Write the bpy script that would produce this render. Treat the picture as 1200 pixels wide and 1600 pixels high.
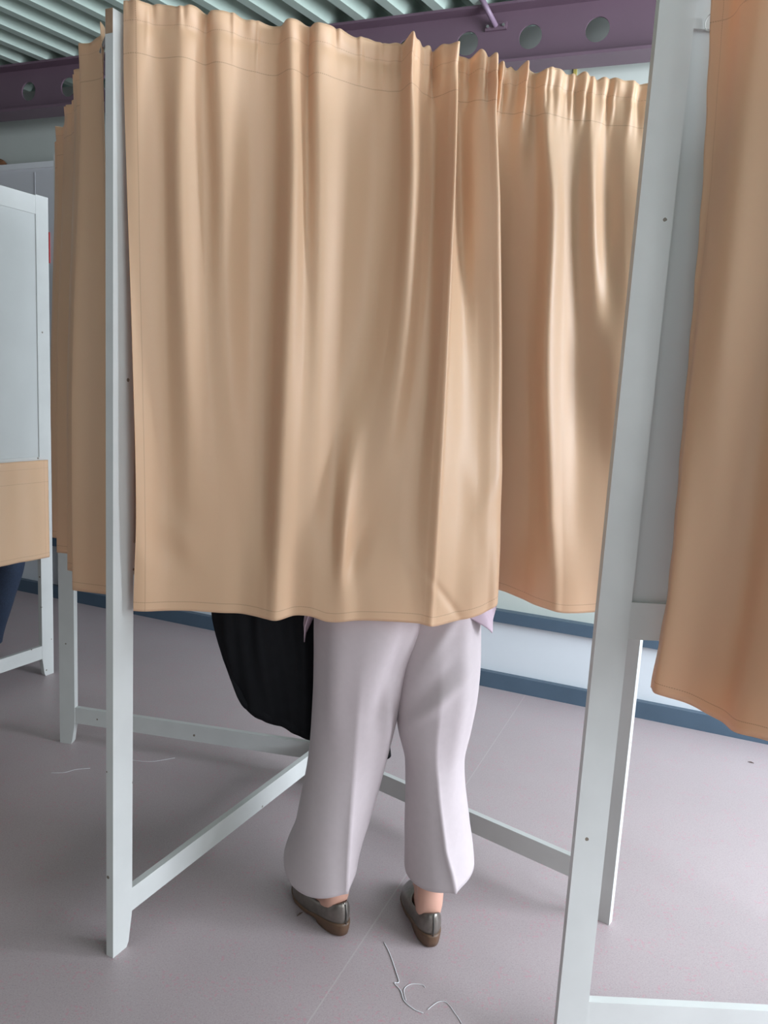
import bpy, bmesh, math, random
from mathutils import Vector, Matrix
random.seed(7)
for o in list(bpy.data.objects): bpy.data.objects.remove(o)
S = bpy.context.scene
COL = S.collection

# ------------------------------------------------------------------ camera
W, HH, FOC = 1200, 1600, 1220.0
cam_d = bpy.data.cameras.new('camera'); cam = bpy.data.objects.new('camera', cam_d); COL.objects.link(cam)
cam_d.sensor_fit = 'VERTICAL'; cam_d.sensor_height = 24.0; cam_d.lens = 24.0*FOC/HH
cam_d.clip_start = .02
_d = Vector((176-600, 8480-800, FOC)).normalized(); _up = -_d
_fw = Vector((0, 0, 1)); _Y = (_fw-_up*_fw.dot(_up)).normalized(); _X = _Y.cross(_up)
if _X.x < 0: _X = -_X
# world axes expressed in camera axes (right, down, forward) -> camera axes in world
def w_of(c): return Vector((_X.dot(c), _Y.dot(c), _up.dot(c)))
rt, dn, fw = w_of(Vector((1, 0, 0))), w_of(Vector((0, 1, 0))), w_of(Vector((0, 0, 1)))
M = Matrix((rt, -dn, -fw)).transposed().to_4x4(); M.translation = Vector((0, 0, 1.38))
cam.matrix_world = M
S.camera = cam
S.view_settings.view_transform = 'Standard'; S.view_settings.look = 'None'
S.view_settings.gamma = 1; S.view_settings.use_curve_mapping = False
S.view_settings.exposure = 0.42

# ------------------------------------------------------------------ room axes: U along back wall, V into depth
U = Vector((.9201, -.3917, 0)); V = Vector((.3917, .9201, 0)); O = Vector((0, 3.83, 0))
def room(u, v, z=0): return O+U*u+V*v+Vector((0, 0, z))
ROT = math.atan2(U.y, U.x)
CEIL = 2.932; UR = 4.3; UL = -5.2; VF = -6.6

# ------------------------------------------------------------------ world and daylight
wd = bpy.data.worlds.new('world'); S.world = wd; wd.use_nodes = True
wd.node_tree.nodes['Background'].inputs[0].default_value = (.75, .86, 1, 1)
wd.node_tree.nodes['Background'].inputs[1].default_value = 1.0
def area(name, loc, direction, sx, sy, power, color):
    l = bpy.data.lights.new(name, 'AREA'); l.shape = 'RECTANGLE'; l.size = sx; l.size_y = sy
    l.energy = power; l.color = color
    o = bpy.data.objects.new(name, l); COL.objects.link(o); o.location = loc
    o.rotation_euler = direction.to_track_quat('-Z', 'Y').to_euler(); return o
# daylight falling in through the long window of the right wall and the window behind the photographer
area('daylight_right', room(UR+.12, -1.62, 1.85), -U, 2.4, 1.9, 300, (.86, .945, 1.05))
area('daylight_right_front', room(UR+.12, -4.1, 1.85), -U, 2.4, 1.9, 60, (.90, .955, 1.0))
area('daylight_front', room(1.2, VF-.12, 1.75), V, 5.0, 1.7, 22, (.93, .98, 1.0))

# ------------------------------------------------------------------ materials
MATS = {}
def mat(name, col, rough=.6, metal=0, noise=0, nscale=30, bump=0, spec=.5, coat=0, sheen=0):
    if name in MATS: return MATS[name]
    m = bpy.data.materials.new(name); m.use_nodes = True; nt = m.node_tree; b = nt.nodes['Principled BSDF']
    b.inputs['Base Color'].default_value = (*col, 1); b.inputs['Roughness'].default_value = rough
    b.inputs['Metallic'].default_value = metal; b.inputs['Specular IOR Level'].default_value = spec
    b.inputs['Coat Weight'].default_value = coat; b.inputs['Sheen Weight'].default_value = sheen
    tc = nt.nodes.new('ShaderNodeTexCoord')
    n = nt.nodes.new('ShaderNodeTexNoise'); n.inputs['Scale'].default_value = nscale; n.inputs['Detail'].default_value = 5
    nt.links.new(tc.outputs['Object'], n.inputs['Vector'])
    r = nt.nodes.new('ShaderNodeValToRGB'); k = noise
    r.color_ramp.elements[0].color = (*[max(0, c*(1-k)) for c in col], 1); r.color_ramp.elements[0].position = .3
    r.color_ramp.elements[1].color = (*[min(1, c*(1+k)) for c in col], 1); r.color_ramp.elements[1].position = .7
    nt.links.new(n.outputs['Fac'], r.inputs[0]); nt.links.new(r.outputs[0], b.inputs['Base Color'])
    if bump:
        bp = nt.nodes.new('ShaderNodeBump'); bp.inputs['Strength'].default_value = bump; bp.inputs['Distance'].default_value = .002
        nt.links.new(n.outputs['Fac'], bp.inputs['Height']); nt.links.new(bp.outputs[0], b.inputs['Normal'])
    MATS[name] = m; return m
def math_node(nt, op, a, b=None, c=None):
    n = nt.nodes.new('ShaderNodeMath'); n.operation = op
    for i, v in enumerate((a, b, c)):
        if v is None: continue
        if isinstance(v, (int, float)): n.inputs[i].default_value = v
        else: nt.links.new(v, n.inputs[i])
    return n.outputs[0]
def mixc(nt, f, a, b):
    n = nt.nodes.new('ShaderNodeMix'); n.data_type = 'RGBA'
    if isinstance(f, (int, float)): n.inputs[0].default_value = f
    else: nt.links.new(f, n.inputs[0])
    for i, v in ((6, a), (7, b)):
        if isinstance(v, tuple): n.inputs[i].default_value = (*v, 1)
        else: nt.links.new(v, n.inputs[i])
    return n.outputs[2]

def painted(name, col, rough=.38):
    """brush painted wood, faint streaks along the height and a few worn chips"""
    m = mat(name, col, rough, noise=.04, nscale=9); nt = m.node_tree; b = nt.nodes['Principled BSDF']
    tc = nt.nodes.new('ShaderNodeTexCoord')
    v = nt.nodes.new('ShaderNodeTexVoronoi'); v.inputs['Scale'].default_value = 13.0
    nt.links.new(tc.outputs['Object'], v.inputs['Vector'])
    n2 = nt.nodes.new('ShaderNodeTexNoise'); n2.inputs['Scale'].default_value = 160
    nt.links.new(tc.outputs['Object'], n2.inputs['Vector'])
    d = math_node(nt, 'ADD', v.outputs['Distance'], math_node(nt, 'MULTIPLY', n2.outputs['Fac'], .05))
    f = math_node(nt, 'LESS_THAN', d, .078)
    src = b.inputs['Base Color'].links[0].from_socket
    nt.links.new(mixc(nt, f, src, (.16, .13, .10)), b.inputs['Base Color'])
    return m
P_FRAME = painted('painted_frame', (.53, .53, .515))
P_BOARD = mat('painted_board', (.48, .485, .475), .45, noise=.03, nscale=6)
P_BLUE = P_FRAME
WOOD = mat('bare_wood', (.30, .19, .12), .7, noise=.2, nscale=40)
STEEL = mat('steel', (.55, .55, .55), .35, 1)

def fabric():
    m = bpy.data.materials.new('beige_curtain_cloth'); m.use_nodes = True; nt = m.node_tree; b = nt.nodes['Principled BSDF']
    uv = nt.nodes.new('ShaderNodeUVMap'); uv.uv_map = 'UVMap'
    sep = nt.nodes.new('ShaderNodeSeparateXYZ'); nt.links.new(uv.outputs[0], sep.inputs[0])
    u, v = sep.outputs[0], sep.outputs[1]      # u: metres from left edge, v: metres below the top edge
    n = nt.nodes.new('ShaderNodeTexNoise'); n.inputs['Scale'].default_value = 3.0; n.inputs['Detail'].default_value = 6
    nt.links.new(uv.outputs[0], n.inputs['Vector'])
    base = mixc(nt, n.outputs['Fac'], (.80, .57, .365), (.83, .60, .39))
    # weave
    w1 = math_node(nt, 'SINE', math_node(nt, 'MULTIPLY', v, 2600)); w2 = math_node(nt, 'SINE', math_node(nt, 'MULTIPLY', u, 2600))
    wv = math_node(nt, 'MULTIPLY', w1, w2)
    # stitch lines: header at .10, left and right hem, bottom hem (third uv map value = metres above hem in a second map)
    uv2 = nt.nodes.new('ShaderNodeUVMap'); uv2.uv_map = 'FromHem'
    sep2 = nt.nodes.new('ShaderNodeSeparateXYZ'); nt.links.new(uv2.outputs[0], sep2.inputs[0])
    wob = math_node(nt, 'MULTIPLY', math_node(nt, 'SUBTRACT', n.outputs['Fac'], .5), .006)
    def line(x, c, w=.0009): return math_node(nt, 'LESS_THAN', math_node(nt, 'ABSOLUTE', math_node(nt, 'SUBTRACT', math_node(nt, 'ADD', x, wob), c)), w)
    dash = math_node(nt, 'GREATER_THAN', math_node(nt, 'SINE', math_node(nt, 'MULTIPLY', u, 1700)), -.6)
    dashv = math_node(nt, 'GREATER_THAN', math_node(nt, 'SINE', math_node(nt, 'MULTIPLY', v, 1700)), -.6)
    f = math_node(nt, 'MULTIPLY', math_node(nt, 'MAXIMUM', math_node(nt, 'MAXIMUM', line(v, .095), math_node(nt, 'MULTIPLY', line(v, .034), .6)), line(sep2.outputs[1], .021)), dash)
    f = math_node(nt, 'MAXIMUM', f, math_node(nt, 'MULTIPLY', line(u, .020, .0006), dashv))
    f = math_node(nt, 'MULTIPLY', f, .55)
    # soft horizontal storage crease
    col = mixc(nt, f, base, (.30, .17, .10))
    nt.links.new(col, b.inputs['Base Color'])
    h = math_node(nt, 'ADD', math_node(nt, 'MULTIPLY', wv, .12), math_node(nt, 'MULTIPLY', f, -1.2))
    cre = line(v, .62, .004); h = math_node(nt, 'ADD', h, math_node(nt, 'MULTIPLY', cre, .6))
    n3 = nt.nodes.new('ShaderNodeTexNoise'); n3.inputs['Scale'].default_value = 22; n3.inputs['Detail'].default_value = 4
    nt.links.new(uv.outputs[0], n3.inputs['Vector'])
    h = math_node(nt, 'ADD', h, math_node(nt, 'MULTIPLY', n3.outputs['Fac'], 1.4))
    bp = nt.nodes.new('ShaderNodeBump'); bp.inputs['Strength'].default_value = .35; bp.inputs['Distance'].default_value = .0012
    nt.links.new(h, bp.inputs['Height']); nt.links.new(bp.outputs[0], b.inputs['Normal'])
    b.inputs['Roughness'].default_value = .42; b.inputs['Specular IOR Level'].default_value = .55
    b.inputs['Sheen Weight'].default_value = .15
    tr = nt.nodes.new('ShaderNodeBsdfTranslucent'); nt.links.new(mixc(nt, .5, col, (1.0, .40, .14)), tr.inputs['Color'])
    mx = nt.nodes.new('ShaderNodeMixShader'); mx.inputs[0].default_value = .36
    nt.links.new(b.outputs[0], mx.inputs[1]); nt.links.new(tr.outputs[0], mx.inputs[2])
    nt.links.new(mx.outputs[0], nt.nodes['Material Output'].inputs[0])
    return m
CLOTH = fabric()

def floor_mat():
    m = bpy.data.materials.new('speckled_vinyl_floor'); m.use_nodes = True; nt = m.node_tree; b = nt.nodes['Principled BSDF']
    tc = nt.nodes.new('ShaderNodeTexCoord'); P = tc.outputs['Object']
    def noise(s, d=4):
        n = nt.nodes.new('ShaderNodeTexNoise'); n.inputs['Scale'].default_value = s; n.inputs['Detail'].default_value = d
        nt.links.new(P, n.inputs['Vector']); return n.outputs['Fac']
    base = mixc(nt, noise(2.2), (.375, .305, .312), (.425, .345, .355))
    sp = noise(330, 2); base = mixc(nt, math_node(nt, 'MULTIPLY', math_node(nt, 'GREATER_THAN', sp, .60), .4), base, (.48, .45, .47))
    sp2 = noise(260, 2); base = mixc(nt, math_node(nt, 'MULTIPLY', math_node(nt, 'LESS_THAN', sp2, .40), .4), base, (.26, .22, .23))
    pk = math_node(nt, 'MULTIPLY', math_node(nt, 'GREATER_THAN', noise(120, 2), .60), math_node(nt, 'GREATER_THAN', noise(14, 2), .54))
    base = mixc(nt, math_node(nt, 'MULTIPLY', pk, .55), base, (.50, .24, .28))
    # welded seams between the vinyl sheets
    sep = nt.nodes.new('ShaderNodeSeparateXYZ'); nt.links.new(P, sep.inputs[0])
    dx, dy = .736, 1.782; L = math.hypot(dx, dy); nx, ny = dy/L, -dx/L
    c0 = -.106*nx+1.509*ny
    d = math_node(nt, 'ADD', math_node(nt, 'MULTIPLY', sep.outputs[0], nx), math_node(nt, 'MULTIPLY', sep.outputs[1], ny))
    d = math_node(nt, 'ABSOLUTE', math_node(nt, 'SUBTRACT', math_node(nt, 'PINGPONG', math_node(nt, 'SUBTRACT', d, c0-4), 2.0), 0))
    base = mixc(nt, math_node(nt, 'MULTIPLY', math_node(nt, 'LESS_THAN', d, .0018), .5), base, (.50, .46, .45))
    nt.links.new(base, b.inputs['Base Color'])
    nt.links.new(math_node(nt, 'ADD', math_node(nt, 'MULTIPLY', noise(5), .18), .30), b.inputs['Roughness'])
    bp = nt.nodes.new('ShaderNodeBump'); bp.inputs['Strength'].default_value = .15; bp.inputs['Distance'].default_value = .001
    nt.links.new(noise(90), bp.inputs['Height']); nt.links.new(bp.outputs[0], b.inputs['Normal'])
    return m

# ------------------------------------------------------------------ helpers
def link(name, me, m, parent=None, smooth=False):
    o = bpy.data.objects.new(name, me); COL.objects.link(o)
    if m: me.materials.append(m)
    if smooth:
        for p in me.polygons: p.use_smooth = True
    if parent:
        o.parent = parent
        off = Vector(parent.location); p = parent.parent
        while p: off += Vector(p.location); p = p.parent
        me.transform(Matrix.Translation(-off))
    return o
def obj(name, bm, m, parent=None, smooth=False):
    bmesh.ops.recalc_face_normals(bm, faces=bm.faces)
    me = bpy.data.meshes.new(name); bm.to_mesh(me); bm.free(); return link(name, me, m, parent, smooth)
def empty(name, loc, label, cat, group=None):
    o = bpy.data.objects.new(name, None); COL.objects.link(o); o.location = loc; o.empty_display_size = .1
    o['label'] = label; o['category'] = cat
    if group: o['group'] = group
    return o
def tag(o, label, cat, group=None):
    o['label'] = label; o['category'] = cat
    if group: o['group'] = group
    return o
def struct(name, bm, m):
    o = obj(name, bm, m); o['kind'] = 'structure'; return o
def prism(bm, pts, h0, h1=None, vec=None):
    """extrude polygon (list of 3-D points) by a vector"""
    a = [bm.verts.new(p) for p in pts]; b = [bm.verts.new(Vector(p)+vec) for p in pts]; n = len(pts)
    bm.faces.new(a[::-1]); bm.faces.new(b)
    for i in range(n): bm.faces.new((a[i], a[(i+1) % n], b[(i+1) % n], b[i]))
    return a+b
def box(bm, o, ax, ay, az):
    """box from corner o spanned by three vectors"""
    return prism(bm, [o, o+ax, o+ax+ay, o+ay], 0, vec=az)
def bevel(bm, w=.0015, seg=2):
    bmesh.ops.bevel(bm, geom=[e for e in bm.edges if e.calc_face_angle(0) > .6], offset=w, segments=seg, affect='EDGES', profile=.6)
def tube(bm, pts, rad, seg=10, caps=True):
    pts = [Vector(p) for p in pts]; rings = []
    rads = rad if isinstance(rad, (list, tuple)) else [rad]*len(pts)
    ref = Vector((0, 0, 1))
    for i, p in enumerate(pts):
        t = (pts[min(i+1, len(pts)-1)]-pts[max(i-1, 0)]).normalized()
        if abs(t.dot(ref)) > .95: ref = Vector((1, 0, 0)) if abs(t.x) < .9 else Vector((0, 1, 0))
        x = t.cross(ref).normalized(); y = t.cross(x)
        rings.append([bm.verts.new(p+(x*math.cos(a)+y*math.sin(a))*rads[i]) for a in [2*math.pi*k/seg for k in range(seg)]])
    for a, b in zip(rings, rings[1:]):
        for k in range(seg): bm.faces.new((a[k], a[(k+1) % seg], b[(k+1) % seg], b[k]))
    if caps: bm.faces.new(rings[0][::-1]); bm.faces.new(rings[-1])
def loft(bm, rings, cap0=True, cap1=True):
    vs = [[bm.verts.new(p) for p in r] for r in rings]; n = len(vs[0])
    for a, b in zip(vs, vs[1:]):
        for k in range(n): bm.faces.new((a[k], a[(k+1) % n], b[(k+1) % n], b[k]))
    if cap0: bm.faces.new(vs[0][::-1])
    if cap1: bm.faces.new(vs[-1])
    return vs
def cr(p0, p1, p2, p3, t):
    return .5*((2*p1)+(-p0+p2)*t+(2*p0-5*p1+4*p2-p3)*t*t+(-p0+3*p1-3*p2+p3)*t*t*t)
def spline(tab, x):
    """monotone-x table [(x, v)] with smooth interpolation"""
    if x <= tab[0][0]: return tab[0][1]
    if x >= tab[-1][0]: return tab[-1][1]
    for i in range(len(tab)-1):
        if x <= tab[i+1][0]:
            t = (x-tab[i][0])/(tab[i+1][0]-tab[i][0])
            a = tab[max(i-1, 0)][1]; b = tab[i][1]; c = tab[i+1][1]; d = tab[min(i+2, len(tab)-1)][1]
            return cr(a, b, c, d, t)
def smooth01(t): t = max(0, min(1, t)); return t*t*(3-2*t)

# ------------------------------------------------------------------ the room
bm = bmesh.new(); box(bm, room(UL-1, VF-1, -.05), U*(UR-UL+2), V*(-VF+2), Vector((0, 0, .05))); struct('floor', bm, floor_mat())
WALLM = mat('mint_white_wall', (.50, .53, .49), .7, noise=.03, nscale=3)
DULL = mat('low_bounce_wall', (.15, .12, .10), .8, noise=.04, nscale=3)  # unseen walls' colour made dark to cut bounce light and deepen the shade
LOWM = mat('pale_blue_white_panel', (.60, .63, .66), .35, noise=.02, nscale=2)
bm = bmesh.new(); box(bm, room(UL, 0, 0), U*(UR-UL), V*.15, Vector((0, 0, CEIL))); struct('wall_back', bm, WALLM)
bm = bmesh.new(); box(bm, room(UL-.15, VF, 0), U*.15, V*(-VF), Vector((0, 0, CEIL))); struct('wall_left', bm, DULL)
# right wall: sill, head and end piers around one long window
bm = bmesh.new()
box(bm, room(UR, VF, 0), U*.15, V*(-VF), Vector((0, 0, .9))); box(bm, room(UR, VF, 2.8), U*.15, V*(-VF), Vector((0, 0, CEIL-2.8)))
box(bm, room(UR, VF, .9), U*.15, V*(1.3), Vector((0, 0, 1.9))); box(bm, room(UR, -.40, .9), U*.15, V*.40, Vector((0, 0, 1.9)))
struct('wall_right', bm, WALLM)
bm = bmesh.new()
box(bm, room(UL, VF-.15, 0), U*(UR-UL), V*.15, Vector((0, 0, .9))); box(bm, room(UL, VF-.15, 2.6), U*(UR-UL), V*.15, Vector((0, 0, CEIL-2.6)))
box(bm, room(UL, VF-.15, .9), U*(-1.3-UL), V*.15, Vector((0, 0, 1.7))); box(bm, room(3.7, VF-.15, .9), U*(UR-3.7), V*.15, Vector((0, 0, 1.7)))
struct('wall_front', bm, DULL)
BLUEM = mat('blue_grey_trim', (.060, .095, .135), .42, noise=.06, nscale=8)
for nm, a, b, fixed in (('window_1', VF+1.3, -.40, 'r'), ('window_2', -1.3, 3.7, 'f')):
    bm = bmesh.new(); n = 5
    z0, z1 = (.9, 2.8) if fixed == 'r' else (.9, 2.6)
    for k in range(n+1):
        q = a+(b-a)*k/n
        if fixed == 'r': box(bm, room(UR+.03, q-.02, z0), U*.05, V*.04, Vector((0, 0, z1-z0)))
        else: box(bm, room(q-.02, VF-.09, z0), U*.04, V*.05, Vector((0, 0, z1-z0)))
    for z in (z0, z1-.04):
        if fixed == 'r': box(bm, room(UR+.03, a, z), U*.05, V*(b-a), Vector((0, 0, .04)))
        else: box(bm, room(a, VF-.09, z), U*(b-a), V*.05, Vector((0, 0, .04)))
    struct(nm, bm, BLUEM)
# low glossy panel band and the two blue trims of the back wall
bm = bmesh.new(); box(bm, room(UL, -.012, 0), U*(UR-UL), V*.012, Vector((0, 0, .33))); struct('trim_3', bm, LOWM)
bm = bmesh.new(); box(bm, room(UL, -.045, 0), U*(UR-UL), V*.045, Vector((0, 0, .075))); bevel(bm, .003); struct('baseboard_back', bm, BLUEM)
bm = bmesh.new(); box(bm, room(UL, -.045, .325), U*(UR-UL), V*.045, Vector((0, 0, .055))); bevel(bm, .003); struct('trim_1', bm, BLUEM)

# corrugated steel deck ceiling
bm = bmesh.new()
rd = Vector((.545, .839, 0)); rn = Vector((.839, -.545, 0)); per = .172
c0 = -.603*rn.x+3.659*rn.y
prof = [(0, 0), (.046, 0), (.060, .075), (.090, .075), (.096, .064), (.104, .064), (.110, .075), (.158, .075)]
z0 = CEIL
prev = None
for k in range(-62, 62):
    for (dx, dz) in prof:
        q = c0-.029+k*per+dx
        a = bm.verts.new(rn*q+rd*(-9)+Vector((0, 0, z0+dz))); b = bm.verts.new(rn*q+rd*9+Vector((0, 0, z0+dz)))
        if prev: bm.faces.new((prev[0], prev[1], b, a))
        prev = (a, b)
g = bm.faces[:] ; r = bmesh.ops.extrude_face_region(bm, geom=g)
for v in [e for e in r['geom'] if isinstance(e, bmesh.types.BMVert)]: v.co.z = z0+.14
struct('ceiling', bm, mat('mint_steel_deck', (.38, .46, .405), .42, noise=.04, nscale=3))

# ------------------------------------------------------------------ purple steel beam with round holes
PURP = mat('purple_paint', (.13, .08, .108), .45, noise=.05, nscale=4)
bd = Vector((1, -.385, 0)).normalized(); bn = Vector((.385, 1, 0)).normalized(); B0 = Vector((0, 3.62, 0))
zb, zt = 2.716, 2.922
beam = empty('steel_beam', B0+Vector((0, 0, zb)), 'dark purple steel beam with a row of round holes along the top of the back wall', 'beam')
sx = 1/bd.x; hs = .2475*sx; zc = 2.817; rr = .047
web = bmesh.new(); x0 = -.009*sx
ks = range(-13, 9); NS = 32
for k in ks:
    cx = x0+k*hs; half = hs/2
    outer = []; inner = []
    for i in range(NS):
        a = 2*math.pi*(i+.5)/NS
        c, s = math.cos(a), math.sin(a)
        # ray to rectangle
        t = min(half/abs(c) if abs(c) > 1e-6 else 9, ((zt-zc) if s > 0 else (zc-zb))/abs(s) if abs(s) > 1e-6 else 9)
        outer.append((cx+c*t, zc+s*t)); inner.append((cx+c*rr, zc+s*rr))
    for off in (0, .008):
        vo = [web.verts.new(B0+bd*p[0]+bn*off+Vector((0, 0, p[1]))) for p in outer]
        vi = [web.verts.new(B0+bd*p[0]+bn*off+Vector((0, 0, p[1]))) for p in inner]
        for i in range(NS):
            j = (i+1) % NS; web.faces.new((vo[i], vo[j], vi[j], vi[i]))
        if off == 0: vi0 = vi
    for i in range(NS):
        j = (i+1) % NS; web.faces.new((vi0[i], vi0[j], vi[j], vi[i]))
    # plug the corners of the cell
    for off in (0, .008):
        for (sxn, szn) in ((1, 1), (1, -1), (-1, 1), (-1, -1)):
            cxr, czr = cx+sxn*half, (zt if szn > 0 else zb)
            cand = [p for p in outer if (p[0]-cx)*sxn > 0 and (p[1]-zc)*szn > 0]
            pa = max([p for p in cand if abs(abs(p[0]-cx)-half) < 1e-5], key=lambda p: abs(p[1]-zc), default=None)
            pb = max([p for p in cand if abs(p[1]-czr) < 1e-5], key=lambda p: abs(p[0]-cx), default=None)
            if pa and pb:
                vs = [web.verts.new(B0+bd*q[0]+bn*off+Vector((0, 0, q[1]))) for q in (pa, (cxr, czr), pb)]
                web.faces.new(vs)
me_web = obj('web', web, PURP, beam)
for nm, z, h in (('bottom_flange', zb-.012, .012), ('top_flange', zt, .010)):
    bm = bmesh.new(); box(bm, B0+bd*(-13.6*hs)-bn*.062+Vector((0, 0, z)), bd*(22*hs), bn*.13, Vector((0, 0, h))); bevel(bm, .002)
    obj(nm, bm, PURP, beam)
# round brace rod with its bolted plate
br = empty('brace_tube', B0+bd*(.352*sx)+Vector((0, 0, 2.866)), 'slim round purple brace tube bolted to the beam web', 'brace')
pb_ = B0+bd*(.352*sx)+Vector((0, 0, 2.866))
bm = bmesh.new(); tube(bm, [pb_-bn*.012, pb_-bn*.10+bd*-.045+Vector((0, 0, .075)), pb_-bn*.19-bd*.09+Vector((0, 0, .15))][:2], .011, 14); obj('rod', bm, mat('light_purple_paint', (.22, .15, .21), .45), br, True)
bm = bmesh.new(); box(bm, pb_-bd*.045-bn*.012+Vector((0, 0, -.014)), bd*.09, bn*.010, Vector((0, 0, .028))); bevel(bm, .002); pl = obj('end_plate', bm, PURP, br)
for s in (-1, 1):
    bm = bmesh.new(); c = pb_+bd*(.033*s)-bn*.020; tube(bm, [c, c+bn*.009], .006, 6); obj('bolt', bm, STEEL, pl)

# ------------------------------------------------------------------ voting booths (star shaped wooden frames)
ZT = 2.09
def post_mesh(base, d, t, wid=.062, thk=.021, top=ZT, chamfer=True):
    """outer stile: base = outer corner on the face side, d = towards hub, t = thickness direction"""
    bm = bmesh.new()
    pr = [(0, 0), (wid*.72, 0), (wid*.82, .012), (wid, .085), (wid, top), (0, top)] if chamfer else [(0, 0), (wid, 0), (wid, top), (0, top)]
    prism(bm, [base+d*a+Vector((0, 0, z)) for a, z in pr], 0, vec=t*thk); bevel(bm, .0016); return bm
def booth(name_label, corner_specs, hub, rods=(), group=None):
    """corner_specs: list of (outer corner on face side, thickness side sign)"""
    root = empty('voting_booth', Vector((hub.x, hub.y, 0)), name_label, 'voting booth', group)
    ends = []
    for c, sgn in corner_specs:
        d = (hub-c); Ld = d.length; d.normalize(); t = Vector((-d.y, d.x, 0))*sgn
        hubc = hub
        obj('post', post_mesh(c, d, t), P_FRAME, root)
        Lr = Ld-.03
        w = .062
        for nm, za, zb_ in (('bottom_rail', .085, .146), ('middle_rail', .930, 1.003), ('top_rail', 2.012, ZT-.004)):
            bm = bmesh.new(); box(bm, c+d*w+t*.002+Vector((0, 0, za)), d*(Lr-w), t*.018, Vector((0, 0, zb_-za))); bevel(bm, .0014); obj(nm, bm, P_FRAME, root)
        bm = bmesh.new(); box(bm, c+d*(w-.004)+t*.010+Vector((0, 0, .996)), d*(Lr-w), t*.005, Vector((0, 0, 1.022))); obj('board', bm, P_BOARD, root)
        ends.append((c, d, t))
    bm = bmesh.new(); prism(bm, [hub+Vector((.036*math.cos(a), .036*math.sin(a), 0)) for a in [2*math.pi*k/8 for k in range(8)]], 0, vec=Vector((0, 0, ZT))); bevel(bm, .002); obj('hub_post', bm, P_FRAME, root)
    for a, b in rods:
        pa = ends[a][0]+ends[a][1]*.03+ends[a][2]*.013+Vector((0, 0, 2.062)); pb = ends[b][0]+ends[b][1]*.03+ends[b][2]*.013+Vector((0, 0, 2.062))
        yield_rod(root, pa, pb)
    return root, ends
def yield_rod(root, pa, pb):
    bm = bmesh.new(); tube(bm, [pa, pb], .0045, 10); r = obj('curtain_rod', bm, STEEL, root, True)
    for p in (pa, pb):
        bm = bmesh.new(); tube(bm, [p+Vector((0, 0, -.012)), p+Vector((0, 0, .030))], .004, 8); obj('eyelet_screw', bm, mat('dark_steel', (.06, .055, .05), .5, .8), r)

HUB = Vector((-.165, 2.55, 0))
Lc = Vector((-.588, 1.671, 0)); Bc = Vector((-1.168, 2.752, 0)); Cc = Vector((.672, 1.905, 0))
b1, e1 = booth('pale grey-green star-shaped wooden voting booth around the standing voter, front post left of the curtain', [(Lc, 1), (Bc, 1), (Cc, 1)], HUB)
yield_rod(b1, Lc+Vector((.032, .074, 2.062)), Cc+Vector((-.034, .048, 2.062)))
yield_rod(b1, Lc+Vector((-.012, .02, 2.062)), Bc+Vector((.02, .0, 2.062)))
# worn bare wood at the top of the front post: a flake of missing paint
bm = bmesh.new(); d = (HUB-Lc).normalized(); t = Vector((-d.y, d.x, 0))
box(bm, Lc-d*.0006+t*.001+Vector((0, 0, 2.045)), t*.019, d*.02, Vector((0, 0, .0456))); obj('bare_wood_end', bm, WOOD, b1)

# the nearer booth at the right, only its first panel in view
Dc = Vector((.418, 1.443, 0)); HUBD = Vector((1.49, 1.45, 0))
b2, e2 = booth('pale grey wooden voting booth, nearest, with tall board beside the right-hand curtain', [(Dc, 1), (Vector((1.19, .53, 0)), 1)], HUBD)
yield_rod(b2, Dc+Vector((.056, .020, 2.062)), Vector((1.205, .575, 2.062)))

# far left booth
Ec = Vector((-1.500, 3.44, 0)); HUBE = Vector((-1.955, 2.50, 0)); Fc = Vector((-2.70, 3.10, 0))
b3, e3 = booth('pale blue-white wooden voting booth seen from the side at the far left', [(Ec, 1), (Fc, 1)], HUBE)

# ------------------------------------------------------------------ curtains
def curtain(name, surf, nS, nT, L, label, group=None, ring=None):
    """surf(s, t) -> world point; s 0..1 along, t 0..1 down"""
    me = bpy.data.meshes.new(name); vs = []; uvs = []
    P = [[surf(i/nS, j/nT) for i in range(nS+1)] for j in range(nT+1)]
    for row in P: vs += [tuple(p) for p in row]
    fs = []
    for j in range(nT):
        for i in range(nS):
            a = j*(nS+1)+i; fs.append((a, a+nS+1, a+nS+2, a+1))
    me.from_pydata(vs, [], fs)
    # true cloth coordinates: u from the top row arc length, v from height
    acc = [0]
    mid = P[nT//2]
    for i in range(nS): acc.append(acc[-1]+(mid[i+1]-mid[i]).length)
    hgt = [0]
    for j in range(nT): hgt.append(hgt[-1]+(P[j+1][nS//3]-P[j][nS//3]).length)
    u1 = me.uv_layers.new(name='UVMap'); u2 = me.uv_layers.new(name='FromHem')
    for l in me.loops:
        j, i = divmod(l.vertex_index, nS+1)
        u1.data[l.index].uv = (acc[i], hgt[j]); u2.data[l.index].uv = (acc[i], hgt[-1]-hgt[j])
    o = link(name, me, CLOTH, None, True)
    sm = o.modifiers.new('thickness', 'SOLIDIFY'); sm.thickness = .0016; sm.offset = 0
    tag(o, label, 'curtain', group)
    return o

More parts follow.
